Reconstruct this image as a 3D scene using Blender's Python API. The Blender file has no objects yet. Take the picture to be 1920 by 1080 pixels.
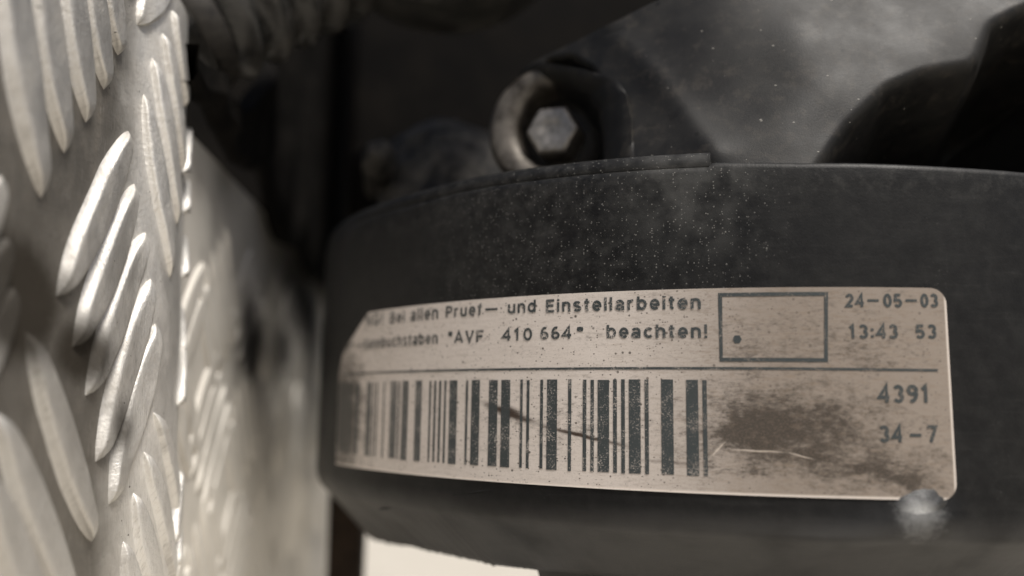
import bpy, bmesh, math, random
from mathutils import Vector, Matrix, noise
random.seed(7)
S = bpy.context.scene
COL = S.collection
MM = 0.001                                    # everything below is written in millimetres

# ------------------------------------------------------------------ camera
F = 1600.0                                    # focal length in pixels of a 1920 wide picture
PITCH, ROLL = math.radians(8.04), math.radians(0.894)
cF = Vector((0, math.cos(PITCH), math.sin(PITCH)))
cU0 = Vector((0, -math.sin(PITCH), math.cos(PITCH)))
cR = Vector((1, 0, 0)) * math.cos(ROLL) + cU0 * math.sin(ROLL)
cU = Vector((1, 0, 0)) * -math.sin(ROLL) + cU0 * math.cos(ROLL)
cam = bpy.data.cameras.new('camera')
camo = bpy.data.objects.new('camera', cam)
COL.objects.link(camo)
camo.matrix_world = Matrix(((cR.x, cU.x, -cF.x, 0), (cR.y, cU.y, -cF.y, 0), (cR.z, cU.z, -cF.z, 0), (0, 0, 0, 1)))
cam.sensor_width = 36
cam.lens = 36 * F / 1920
cam.clip_start, cam.clip_end = 0.005, 100
cam.dof.use_dof = True
cam.dof.focus_distance = 0.109
cam.dof.aperture_fstop = 8.5
S.camera = camo

# ------------------------------------------------------------------ sky, sun, exposure
SUN = Vector((0.31, -0.44, 0.84)).normalized()
w = bpy.data.worlds.new('World')
S.world = w
w.use_nodes = True
nt = w.node_tree
sky = nt.nodes.new('ShaderNodeTexSky')
sky.sky_type = 'NISHITA'
sky.sun_disc = False
sky.sun_elevation = math.asin(SUN.z)
sky.sun_rotation = math.atan2(SUN.x, SUN.y)
sky.dust_density = 4.0
sky.air_density = 1.0
bg = nt.nodes['Background']
nt.links.new(sky.outputs[0], bg.inputs[0])
bg.inputs[1].default_value = 0.06
sl = bpy.data.lights.new('sun', 'SUN')
sl.energy = 3.0
sl.angle = math.radians(16)
sl.color = (1.0, 0.96, 0.90)
so = bpy.data.objects.new('sun', sl)
COL.objects.link(so)
so.rotation_euler = (-SUN).to_track_quat('-Z', 'Y').to_euler()
S.view_settings.view_transform = 'Standard'
S.view_settings.look = 'None'
S.view_settings.exposure = 0.42
S.view_settings.gamma = 1
S.cycles.max_bounces = 8


# ------------------------------------------------------------------ helpers
def ray(px, py):
    return cR * ((px - 960) / F) + cU * ((540 - py) / F) + cF


CX, CY, R = 48.19, 188.85, 87.93              # the curved cover: an upright cylinder


def on_cyl(px, py, r=R):
    """angle and height where the view ray meets the cover"""
    d = ray(px, py)
    A = d.x ** 2 + d.y ** 2
    B = -2 * (d.x * CX + d.y * CY)
    Cc = CX ** 2 + CY ** 2 - r * r
    t = (-B - math.sqrt(max(B * B - 4 * A * Cc, 0))) / (2 * A)
    p = d * t
    return math.atan2(p.x - CX, CY - p.y), p.z


def cyl(th, z, r=R):
    return Vector((CX + r * math.sin(th), CY - r * math.cos(th), z))


def at_depth(px, py, d):
    return ray(px, py) * d


def smooth(a, b, x):
    t = min(1, max(0, (x - a) / (b - a)))
    return t * t * (3 - 2 * t)


def lerp_pts(pts, x):
    if x <= pts[0][0]:
        return pts[0][1]
    for (a, p), (b, q) in zip(pts, pts[1:]):
        if x <= b:
            return p + (q - p) * (x - a) / (b - a)
    return pts[-1][1]


def fbm(p, s, seed=0.0, oct=3):
    v = Vector((p[0] * s + seed, p[1] * s + seed * 1.7, p[2] * s - seed))
    return noise.fractal(v, 1.0, 2.0, oct)


def link(name, me, mat=None, parent=None, smooth_=True):
    o = bpy.data.objects.new(name, me)
    COL.objects.link(o)
    if mat:
        me.materials.append(mat)
    if parent:
        o.parent = parent
    if smooth_:
        for p in me.polygons:
            p.use_smooth = True
    return o


def mesh(name, verts, faces, mat=None, parent=None, uvs=None, smooth_=True, sharp=None):
    me = bpy.data.meshes.new(name)
    me.from_pydata([Vector(v) * MM for v in verts], [], faces)
    if uvs:
        uv = me.uv_layers.new(name='UVMap')
        for l in me.loops:
            uv.data[l.index].uv = uvs[l.vertex_index]
    me.update()
    o = link(name, me, mat, parent, smooth_)
    if sharp:
        me.set_sharp_from_angle(angle=math.radians(sharp))
    return o


def grid(name, rows, mat, parent=None, uvrows=None, sharp=None, closed=False, flip=False, keep=None):
    n = len(rows[0])
    v = [p for r in rows for p in r]
    f = []
    for i in range(len(rows) - 1):
        for j in range(n if closed else n - 1):
            k = (j + 1) % n
            q = (i * n + j, i * n + k, (i + 1) * n + k, (i + 1) * n + j)
            if keep and not keep(i, j):
                continue
            f.append(q[::-1] if flip else q)
    return mesh(name, v, f, mat, parent, [u for r in uvrows for u in r] if uvrows else None, sharp=sharp)


def frame_of(axis):
    a = axis.normalized()
    u = a.cross(Vector((0, 0, 1)))
    if u.length < 1e-3:
        u = Vector((1, 0, 0))
    u.normalize()
    return a, u, u.cross(a).normalized()


def lathe(name, base, axis, prof, mat, parent=None, n=48, sharp=40, phase=0.0, wob=0):
    """prof: (radius, distance along the axis)"""
    a, u, v = frame_of(axis)
    rows = []
    for (r, h) in prof:
        row = []
        for k in range(n):
            t = 2 * math.pi * k / n + phase
            rr = r * (1 + wob * noise.noise(Vector((math.cos(t) * 2, math.sin(t) * 2, h * .3))))
            row.append(base + a * h + (u * math.cos(t) + v * math.sin(t)) * rr)
        rows.append(row)
    return grid(name, rows, mat, parent, closed=True, sharp=sharp)


def tube(name, pts, rad, mat, parent=None, n=12):
    rows = []
    for i, p in enumerate(pts):
        d = (pts[min(i + 1, len(pts) - 1)] - pts[max(i - 1, 0)]).normalized()
        a, u, v = frame_of(d)
        r = rad(i / (len(pts) - 1)) if callable(rad) else rad
        rows.append([p + (u * math.cos(2 * math.pi * k / n) + v * math.sin(2 * math.pi * k / n)) * r for k in range(n)])
    rows = [[pts[0]] * n] + rows + [[pts[-1]] * n]
    return grid(name, rows, mat, parent, closed=True)


def box(name, lo, hi, mat, parent=None, bev=1.0, rough=0.0):
    bm = bmesh.new()
    bmesh.ops.create_cube(bm, size=1)
    for v in bm.verts:
        v.co = Vector([(lo[i] + hi[i]) / 2 + v.co[i] * (hi[i] - lo[i]) for i in range(3)])
    bmesh.ops.bevel(bm, geom=bm.edges[:], offset=bev, segments=3, profile=0.5, affect='EDGES')
    if rough:
        bmesh.ops.subdivide_edges(bm, edges=bm.edges[:], cuts=3, use_grid_fill=True)
        for v in bm.verts:
            v.co += Vector((fbm(v.co, .06, 1), fbm(v.co, .06, 5), fbm(v.co, .06, 9))) * rough
    for v in bm.verts:
        v.co *= MM
    me = bpy.data.meshes.new(name)
    bm.to_mesh(me)
    bm.free()
    o = link(name, me, mat, parent)
    me.set_sharp_from_angle(angle=math.radians(50))
    return o


def thing(name, label, cat, loc=(0, 0, 0), group=None):
    o = bpy.data.objects.new(name, None)
    COL.objects.link(o)
    o.empty_display_size = .01
    o['label'] = label
    o['category'] = cat
    if group:
        o['group'] = group
    return o


# ------------------------------------------------------------------ materials
class NB:
    def __init__(s, name):
        s.m = bpy.data.materials.new(name)
        s.m.use_nodes = True
        s.t = s.m.node_tree
        s.b = s.t.nodes['Principled BSDF']

    def lnk(s, a, b):
        if hasattr(a, 'is_output'):
            s.t.links.new(a, b)
        else:
            b.default_value = a

    def node(s, typ, ins=None, out=0, **kw):
        n = s.t.nodes.new(typ)
        for k, v in kw.items():
            setattr(n, k, v)
        for k, v in (ins or {}).items():
            s.lnk(v, n.inputs[k])
        return n.outputs[out]

    def math(s, op, a, b=None, c=None, clamp=False):
        n = s.t.nodes.new('ShaderNodeMath')
        n.operation = op
        n.use_clamp = clamp
        s.lnk(a, n.inputs[0])
        if b is not None:
            s.lnk(b, n.inputs[1])
        if c is not None:
            s.lnk(c, n.inputs[2])
        return n.outputs[0]

    def mul(s, a, b): return s.math('MULTIPLY', a, b)
    def add(s, a, b): return s.math('ADD', a, b)
    def sub(s, a, b): return s.math('SUBTRACT', a, b)
    def mx(s, a, b): return s.math('MAXIMUM', a, b)

    def step(s, x, lo, hi, o0=0.0, o1=1.0):
        return s.node('ShaderNodeMapRange', {0: x, 1: lo, 2: hi, 3: o0, 4: o1}, interpolation_type='SMOOTHSTEP')

    def mix(s, f, a, b):
        n = s.t.nodes.new('ShaderNodeMix')
        n.data_type = 'RGBA'
        s.lnk(f, n.inputs[0])
        s.lnk(a if hasattr(a, 'is_output') else (*a, 1), n.inputs[6])
        s.lnk(b if hasattr(b, 'is_output') else (*b, 1), n.inputs[7])
        return n.outputs[2]

    def objmm(s):
        return s.node('ShaderNodeVectorMath', {0: s.node('ShaderNodeTexCoord', out=3), 1: (1000, 1000, 1000)}, operation='MULTIPLY')

    def uv(s):
        return s.node('ShaderNodeTexCoord', out=2)

    def scl(s, v, sc):
        return s.node('ShaderNodeVectorMath', {0: v, 1: sc}, operation='MULTIPLY')

    def sep(s, v):
        n = s.t.nodes.new('ShaderNodeSeparateXYZ')
        s.lnk(v, n.inputs[0])
        return n.outputs[0], n.outputs[1], n.outputs[2]

    def noise(s, v, scale, detail=3, rough=.55, out=0, dist=0.0):
        return s.node('ShaderNodeTexNoise', {'Vector': v, 'Scale': scale, 'Detail': detail, 'Roughness': rough, 'Distortion': dist}, out=out)

    def voro(s, v, scale, out=0, rnd=1.0):
        return s.node('ShaderNodeTexVoronoi', {'Vector': v, 'Scale': scale, 'Randomness': rnd}, out=out)

    def specks(s, v, scale, size, prob):
        """round specks of uneven size in a share of the cells"""
        n = s.t.nodes.new('ShaderNodeTexVoronoi')
        s.lnk(v, n.inputs['Vector'])
        n.inputs['Scale'].default_value = scale
        r, g, b = s.sep(n.outputs['Color'])
        rad = s.mul(s.math('POWER', g, 2.0), size)
        on = s.math('LESS_THAN', r, prob)
        return s.mul(s.step(s.sub(rad, n.outputs['Distance']), -.03, .05), on)

    def blob(s, v, u0, v0, a, b, ang=0.0):
        """soft elliptical patch, 1 in the middle"""
        x, y, _ = s.sep(v)
        dx, dy = s.sub(x, u0), s.sub(y, v0)
        c, n = math.cos(ang), math.sin(ang)
        p = s.mul(s.add(s.mul(dx, c), s.mul(dy, n)), 1 / a)
        q = s.mul(s.sub(s.mul(dy, c), s.mul(dx, n)), 1 / b)
        r2 = s.add(s.mul(p, p), s.mul(q, q))
        return s.math('EXPONENT', s.mul(r2, -1.0))

    def bump(s, h, strength, dist=.0003, normal=None):
        ins = {'Height': h, 'Strength': strength, 'Distance': dist}
        if normal is not None:
            ins['Normal'] = normal
        return s.node('ShaderNodeBump', ins)

    def done(s, color, rough, metallic=0.0, normal=None, spec=0.5):
        s.lnk(color if hasattr(color, 'is_output') else (*color, 1), s.b.inputs['Base Color'])
        s.lnk(rough, s.b.inputs['Roughness'])
        s.lnk(metallic, s.b.inputs['Metallic'])
        if not s.b.inputs['Specular IOR Level'].is_linked:
            s.b.inputs['Specular IOR Level'].default_value = spec
        if normal is not None:
            s.lnk(normal, s.b.inputs['Normal'])
        return s.m


def uvpx(px, py):
    th, z = on_cyl(px, py)
    return th * R, z


def m_cover():
    n = NB('black_plastic')
    p = n.objmm()
    big = n.noise(p, .06, 3)
    mid = n.noise(p, .35, 4, .65)
    fine = n.noise(p, 4.0, 2, .7)
    base = n.mix(n.step(mid, .35, .75), (.006, .006, .0062), (.0105, .0104, .0102))
    # dust: grey film and pale grains, thickest on the upper left of the band
    c0 = cyl(*on_cyl(1180, 360))
    c1 = cyl(*on_cyl(1040, 470))
    def patch(c, rad):
        d = n.node('ShaderNodeVectorMath', {0: p, 1: tuple(c)}, out=1, operation='DISTANCE')
        return n.step(d, rad, 0.0)
    area = n.mx(patch(c0, 34), n.mul(patch(c1, 38), .9))
    area = n.mx(area, n.mul(n.noise(p, .045, 3), .42))
    sheen = n.mul(patch(cyl(*on_cyl(1290, 350)), 15), n.step(n.noise(p, .25, 3), .3, .7))  # soft sheen on the band painted as a paler patch
    film_sheen = n.mx(n.mul(n.mul(area, n.step(n.noise(p, .5, 4, .7), .35, .8)), .20), n.mul(sheen, .34))
    col = n.mix(film_sheen, base, (.16, .158, .15))
    px_, py_, pz_ = n.sep(p)
    under = n.mul(n.step(pz_, zb_edge + .5, zb_edge - 3.5), n.step(n.noise(p, .10, 3, .5), .0, .6))  # light from the floor on the turned-under part, painted as paler colour
    col = n.mix(n.mul(under, .65), col, (.10, .098, .096))
    smear = n.noise(n.scl(p, (.10, .10, 1.2)), 1.0, 4, .7)
    col = n.mix(n.mul(n.step(smear, .52, .78), .07), col, (.12, .118, .112))
    lipd = n.mul(n.step(pz_, 24.5, 28.5), n.step(n.noise(p, .7, 4, .75), .45, .72))
    col = n.mix(n.mul(lipd, .10), col, (.16, .155, .145))
    kc = cyl(*on_cyl(1722, 968))
    kd = n.node('ShaderNodeVectorMath', {0: p, 1: tuple(kc)}, out=1, operation='DISTANCE')
    halo = n.mul(n.step(n.add(kd, n.mul(n.sub(n.noise(p, 1.2, 5, .75), .5), 4.2)), 3.7, .6), .42)  # glare around the corner glint painted onto the band
    col = n.mix(halo, col, (.34, .34, .335))
    grains = n.specks(p, 1.9, .25, .17)
    tiny = n.specks(p, 4.2, .45, .34)
    grains = n.mul(grains, n.step(n.add(area, n.mul(n.noise(p, .22, 4, .7), 1.0)), .72, 1.25))
    tiny = n.mul(tiny, n.step(n.add(area, n.mul(n.noise(p, .3, 4, .7), .8)), .62, 1.15))
    sp = n.math('MULTIPLY_ADD', n.mx(grains, n.mul(tiny, .9)), .85, 0.0, clamp=True)
    col = n.mix(n.mul(sp, .72), col, (.22, .215, .20))
    scr = n.noise(n.scl(p, (.25, .25, 3.0)), 1.0, 4, .7)
    rough = n.add(n.step(big, .3, .7, .36, .46), n.mul(scr, .10))
    h = n.add(n.mul(fine, .6), n.add(n.mul(mid, .5), n.mul(sp, .8)))
    return n.done(col, rough, 0, n.bump(h, .5, .0001), .22)


def m_cast():
    n = NB('rough_grey_casting')
    p = n.objmm()
    g1 = n.noise(n.scl(p, (1, 1, 1.3)), 3.6, 5, .75)
    g2 = n.noise(p, .11, 4, .6)
    g3 = n.noise(p, 5.0, 2, .6)
    base = n.mix(n.step(g2, .35, .7), (.010, .0097, .0093), (.020, .019, .0175))
    base = n.mix(n.mul(n.step(g1, .56, .74), .30), base, (.05, .047, .043))
    base = n.mix(n.mul(n.step(n.noise(p, .4, 5, .7), .48, .72), .55), base, (.052, .045, .037))
    base = n.mix(n.mul(n.step(n.noise(p, .28, 4, .65), .56, .74), .6), base, (.006, .0055, .005))
    pits = n.specks(p, .30, .17, .55)
    base = n.mix(n.mul(pits, .9), base, (.004, .004, .004))
    gr = n.mul(n.specks(n.scl(p, (1, 1, 1.7)), .8, .16, .30), .7)
    base = n.mix(gr, base, (.30, .285, .255))
    rough = n.step(n.add(g2, n.mul(g1, .3)), .4, .9, .44, .60)
    h = n.add(n.mul(g1, .7), n.add(n.mul(g3, .25), n.mul(gr, .6)))
    return n.done(base, rough, 0, n.bump(h, .36, .00012), .28)


LZ0, LU1 = -9.72, on_cyl(1782, 740)[0] * R    # lower edge and right edge of the label


def paper_color(n):
    """grimy cream label stock; coordinates are millimetres along and up the label"""
    v = n.uv()
    wob = n.scl(n.node('ShaderNodeVectorMath', {0: n.noise(v, .35, 4, .65, out=1), 1: (.5, .5, .5)}, operation='SUBTRACT'), (6.5, 4.5, 0))
    vw = n.node('ShaderNodeVectorMath', {0: v, 1: wob}, operation='ADD')
    tone = n.noise(v, .18, 3)
    col = n.mix(tone, (.63, .565, .515), (.71, .65, .60))
    streak = n.noise(n.scl(v, (.35, 2.4, 1)), 1.0, 4, .65)
    x, y, _ = n.sep(v)
    right = n.step(x, uvpx(1080, 700)[0], uvpx(1500, 700)[0])
    col = n.mix(n.math('MULTIPLY_ADD', right, .95, .05), col, (.265, .225, .19))  # darker right side: grime and weaker light painted together
    col = n.mix(n.mul(n.step(streak, .48, .78), n.math('MULTIPLY_ADD', right, .5, .28)), col, (.22, .17, .125))
    # brown grime worked into the surface
    def b(px, py, a, c, ang=0.0):
        u0, v0 = uvpx(px, py)
        return n.blob(vw, u0, v0, a, c, ang)
    g = n.mx(n.mul(b(1425, 805, 6.0, 2.9), 1.3), n.mul(b(1435, 790, 8.0, 5.0), .70))
    g = n.mx(g, n.mul(b(1520, 850, 7.0, 1.5, -.12), .8))
    g = n.mx(g, n.mul(b(1640, 885, 5.6, 1.4, -.3), .9))
    g = n.mx(g, n.mul(b(1560, 770, 10.0, 4.0), .42))
    g = n.mx(g, n.mul(b(1700, 905, 3.0, 1.3, -.2), .9))
    g = n.mx(g, n.mul(b(1420, 885, 3.2, .8, -.1), .75))
    g = n.mx(g, n.mul(b(1330, 830, 2.2, 3.0), .45))
    g = n.mx(g, n.mul(b(1470, 640, 4.0, 1.4), .36))
    g = n.mx(g, n.mul(b(1640, 670, 7.0, 2.2), .34))
    g = n.mx(g, n.mul(b(648, 780, 8.0, 11.0), 1.05))
    g = n.mx(g, n.mul(b(1080, 790, 12.0, 4.0), .24))
    g = n.mx(g, n.mul(b(1640, 875, 10.0, 3.8), .62))
    g = n.mx(g, n.mul(b(1500, 850, 12.0, 3.5), .55))
    g = n.mx(g, n.mul(b(1500, 640, 16.0, 5.0), .32))
    g = n.mx(g, n.mul(b(1480, 805, 12.0, 5.0), .86))
    mott = n.add(n.mul(n.noise(n.scl(v, (.7, 1.5, 1)), 1.5, 6, .78), .62), n.mul(n.noise(n.scl(v, (.6, 1.3, 1)), .36, 4, .6), .38))
    mask = n.math('MULTIPLY', n.step(n.add(g, n.mul(n.sub(mott, .5), 3.0)), .10, .86), 1.0, clamp=True)
    col = n.mix(n.mul(mask, .90), col, (.036, .029, .023))
    # crease that runs across the bars
    def seg(p0, p1, wd, k):
        (ua, va), (ub, vb) = uvpx(*p0), uvpx(*p1)
        L = math.hypot(ub - ua, vb - va)
        return n.mul(n.blob(n.node('ShaderNodeVectorMath', {0: v, 1: n.scl(wob, (.18, .12, 0))}, operation='ADD'), (ua + ub) / 2, (va + vb) / 2, L * .55, wd, math.atan2(vb - va, ub - ua)), k)
    cr = n.mx(seg((905, 755), (1010, 795), .6, .85), seg((1000, 795), (1185, 838), .34, .8))
    cr = n.mx(cr, seg((940, 765), (985, 782), .8, .8))
    cr = n.mx(cr, seg((1190, 860), (1330, 872), .35, .5))
    col = n.mix(n.step(n.add(cr, n.mul(n.sub(mott, .3), .7)), .25, .95), col, (.05, .034, .026))
    # pale scratches
    def scratch(p0, p1, wd):
        (ua, va), (ub, vb) = uvpx(*p0), uvpx(*p1)
        L = math.hypot(ub - ua, vb - va)
        return n.blob(n.node('ShaderNodeVectorMath', {0: v, 1: n.scl(wob, (.06, .10, 0))}, operation='ADD'), (ua + ub) / 2, (va + vb) / 2, L * .5, wd, math.atan2(vb - va, ub - ua))
    sc = n.mx(scratch((1330, 858), (1362, 826), .12), n.mx(scratch((1360, 842), (1480, 848), .13), scratch((1470, 847), (1530, 862), .10)))
    col = n.mix(n.step(sc, .25, .9, 0, .7), col, (.62, .54, .46))
    # specks of dirt, thicker to the left; fine fibre and grain everywhere
    fl = n.mul(n.specks(v, 1.25, .25, .60), n.step(n.noise(v, .3, 3, .6), .28, .50))
    fl = n.mx(fl, n.mul(n.specks(n.scl(v, (1, 1.3, 1)), 2.6, .38, .55), n.step(n.noise(v, .4, 3, .6), .30, .52)))
    fl = n.mul(fl, n.step(right, 0, 1, 1.0, .55))
    col = n.mix(n.mul(fl, .85), col, (.035, .027, .022))
    lite = n.noise(n.scl(v, (.8, 1.3, 1)), 5.0, 3, .75)
    col = n.mix(n.mul(n.step(lite, .50, .72), n.math('MULTIPLY_ADD', right, .25, .38)), col, (.24, .185, .145))
    col = n.mix(n.mul(n.step(n.noise(n.scl(v, (.5, 1, 1)), 1.6, 4, .7), .50, .72), n.math('MULTIPLY_ADD', right, .35, .12)), col, (.20, .155, .12))
    # paler line along the lower and right edges
    edge = n.mx(n.step(y, LZ0 + .42, LZ0 + .08), n.step(x, LU1 - .38, LU1 - .06))
    col = n.mix(n.mul(edge, .75), col, (.80, .72, .65))
    return col, mask, lite, v


def m_paper():
    n = NB('cream_label_stock')
    col, mask, lite, v = paper_color(n)
    rough = n.math('MULTIPLY_ADD', mask, -.08, .46)
    h = n.add(n.noise(n.scl(v, (.4, 1.2, 1)), .8, 3), n.mul(lite, .25))
    return n.done(col, rough, 0, n.bump(h, .25, .00008), .35)


def m_ink(worn_or_glint, name):
    n = NB(name)
    col, mask, lite, v = paper_color(n)
    a = n.noise(v, 4.2, 2, .8)
    b = n.noise(n.scl(v, (1.0, .8, 1)), .45, 3, .6)
    hole = n.step(n.add(a, n.mul(n.sub(b, .5), .6)), .50 - worn_or_glint, .72 - worn_or_glint)
    x, y, _ = n.sep(v)
    fade = n.step(x, uvpx(905, 700)[0], uvpx(640, 700)[0], 0, .25)
    ink = n.mix(n.mul(n.noise(v, 8.0, 2), 1.0), (.028, .034, .036), (.062, .072, .074))
    col = n.mix(n.math('MAXIMUM', n.mul(hole, .8), fade), ink, col)
    return n.done(col, .5, 0, None, .35)


def m_alu(name, clean):
    n = NB(name)
    v = n.uv()
    x, y, _ = n.sep(v)
    big = n.noise(v, .07, 3, .6)
    grime = n.noise(n.scl(v, (.5, .25, 1)), .35, 5, .7)
    line = n.noise(n.scl(v, (3.0, .3, 1)), 1.5, 5, .75)
    pit = n.specks(v, 1.5, .22, .14)
    # the fold's highlight is painted bright, the flat of the sheet is grimy
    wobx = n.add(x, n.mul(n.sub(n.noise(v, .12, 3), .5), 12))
    rub_fold_light = n.step(wobx, 102, 114)
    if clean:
        rub_fold_light = n.mx(rub_fold_light, .7)
    col = n.mix(rub_fold_light, n.mix(big, (.17, .157, .138), (.27, .252, .225)), n.mix(big, (.74, .715, .67), (.88, .86, .82)))
    col = n.mix(n.mul(n.step(grime, .50, .78), .55), col, (.16, .135, .105))
    col = n.mix(n.mul(n.step(line, .50, .74), .5), col, (.20, .178, .145))
    col = n.mix(n.mul(n.step(n.noise(n.scl(v, (4.0, .12, 1)), 2.0, 3, .6), .60, .72), .45), col, (.75, .72, .67))
    st = n.mx(n.blob(v, *near_sz(30, 560), 11, 9), n.mx(n.mul(n.blob(v, *near_sz(150, 660), 9, 5.5), .85), n.mul(n.blob(v, *near_sz(60, 440), 8, 8), .5)))  # soft cast shadow at lower left painted into the metal's colour
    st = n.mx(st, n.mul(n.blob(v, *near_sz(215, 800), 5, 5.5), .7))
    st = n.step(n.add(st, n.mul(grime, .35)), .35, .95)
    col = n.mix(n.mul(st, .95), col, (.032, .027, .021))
    col = n.mix(n.mul(pit, .85), col, (.05, .04, .03))
    rough = n.add(n.add(n.step(grime, .3, .8, .36, .54), n.mul(line, .16)), n.mul(st, .32))
    h = n.add(n.mul(line, .5), n.add(n.mul(n.noise(v, 1.6, 5, .7), .9), n.mul(pit, -.6)))
    n.lnk(n.mul(n.sub(1.0, n.mul(st, .9)), .4), n.b.inputs['Specular IOR Level'])
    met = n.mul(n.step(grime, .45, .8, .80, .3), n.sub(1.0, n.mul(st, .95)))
    return n.done(col, rough, met, n.bump(h, .55, .0003), .4)


def m_alu_far():
    n = NB('shade_painted_aluminium')
    v = n.uv()
    big = n.noise(v, .05, 3, .6)
    grime = n.noise(n.scl(v, (.5, .25, 1)), .25, 4, .7)
    col = n.mix(big, (.60, .565, .51), (.74, .71, .65))
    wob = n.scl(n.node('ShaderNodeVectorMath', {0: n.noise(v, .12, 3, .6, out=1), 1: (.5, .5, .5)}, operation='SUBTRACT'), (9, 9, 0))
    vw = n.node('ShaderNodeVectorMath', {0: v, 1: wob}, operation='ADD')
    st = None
    for px, py, a, b, k in FAR_SHADES:
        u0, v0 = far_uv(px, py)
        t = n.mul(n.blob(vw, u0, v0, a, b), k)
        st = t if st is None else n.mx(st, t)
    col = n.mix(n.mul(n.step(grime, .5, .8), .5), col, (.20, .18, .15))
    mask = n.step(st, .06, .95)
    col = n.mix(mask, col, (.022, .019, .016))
    met = n.mul(n.sub(1.0, mask), .15)
    return n.done(col, n.step(mask, 0, 1, .6, .8), met, n.bump(grime, .3, .0003), .5)


def m_simple(name, c0, c1, rough, scale, metallic=0.0, bump=.3, dist=.0003, r2=None, spec=.4):
    n = NB(name)
    p = n.objmm()
    a = n.noise(p, scale, 4, .65)
    b = n.noise(p, scale * 6, 3, .65)
    col = n.mix(n.step(n.add(n.mul(a, .7), n.mul(b, .3)), .35, .68), c0, c1)
    return n.done(col, n.step(a, .3, .7, rough, r2 or rough + .12), metallic, n.bump(n.add(a, n.mul(b, .5)), bump, dist), spec)


# ------------------------------------------------------------------ ground
M_ground = m_simple('pale_concrete', (.52, .475, .40), (.62, .575, .49), .8, .02, bump=.3, dist=.002)
gv = []
gn = 24
GZ = -300
rows = [[Vector((-6000 + 12000 * i / gn, -4000 + 12000 * j / gn, GZ + 2.0 * fbm((i, j, 0), .7))) for i in range(gn + 1)] for j in range(gn + 1)]
g = grid('ground', rows, M_ground)
g['kind'] = 'structure'

# ------------------------------------------------------------------ tread plates
# plan curve of the near sheet: straight towards the picture's depth, then bent away to the left
LEAN = .045                                  # the near sheet leans a little to the left
A_X, A_D, A_R = -49.5, 118.5, 30.0
A_B, A_S0, A_S1 = 1.75, 109.5, 118.0           # a rounded rib that runs down the sheet just before the fold


def near_plan(s):
    """s is millimetres along the sheet, equal to depth on the straight run -> point and outward normal"""
    if s <= A_D:
        t = min(1, max(0, (s - A_S0) / (A_S1 - A_S0)))
        sl = A_B * 6 * t * (1 - t) / (A_S1 - A_S0)
        return Vector((A_X + A_B * t * t * (3 - 2 * t), s, 0)), Vector((1, -sl, 0)).normalized()
    t = min((s - A_D) / A_R, math.radians(75))
    p = Vector((A_X + A_B - A_R * (1 - math.cos(t)), A_D + A_R * math.sin(t), 0))
    nrm = Vector((math.cos(t), math.sin(t), 0))
    rest = s - A_D - t * A_R
    if rest > 0:
        p += Vector((-math.sin(t), math.cos(t), 0)) * rest
    return p, nrm


def plate_pt(plan, s, z, h=0.0):
    p, nrm = plan(s)
    return Vector((p.x - (LEAN * z if plan is near_plan else 0), p.y, z)) + nrm * h


def near_sz(px, py):
    d = ray(px, py)
    best, bs = 1e9, 0
    lim = A_D + A_R * 0.42
    s, last = 30.0, None
    while s < lim:
        p, _ = near_plan(s)
        e = p.x * d.y - p.y * (d.x + LEAN * d.z)
        if abs(e) < best:
            best, bs = abs(e), s
        if last is not None and last * e <= 0:
            bs = s
            break
        last = e
        s += 0.1
    p, _ = near_plan(bs)
    return bs, p.y / d.y * d.z


B0, B1 = Vector((-53.0, 132.0, 0)), Vector((-66.0, 300.0, 0))
BD = (B1 - B0).normalized()
BN = Vector((BD.y, -BD.x, 0))


def far_plan(s):
    return B0 + BD * s, BN


def far_uv(px, py):
    d = ray(px, py)
    # solve d*t = B0 + BD*s in plan
    det = d.x * -BD.y + BD.x * d.y
    t = (B0.x * -BD.y + BD.x * B0.y) / det
    p = d * t
    return (Vector((p.x, p.y, 0)) - B0).dot(BD), p.z


FAR_SHADES = [(468, 650, 14, 9, 1.0), (462, 600, 10, 7, .8), (560, 570, 45, 18, 1.0), (530, 650, 25, 12, .85),  # shadow patches painted dark on the far plate
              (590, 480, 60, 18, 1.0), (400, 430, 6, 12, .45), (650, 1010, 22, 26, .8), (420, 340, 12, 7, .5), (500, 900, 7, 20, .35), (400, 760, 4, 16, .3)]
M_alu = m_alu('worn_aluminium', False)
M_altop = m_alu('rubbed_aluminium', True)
M_far = m_alu_far()


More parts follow.
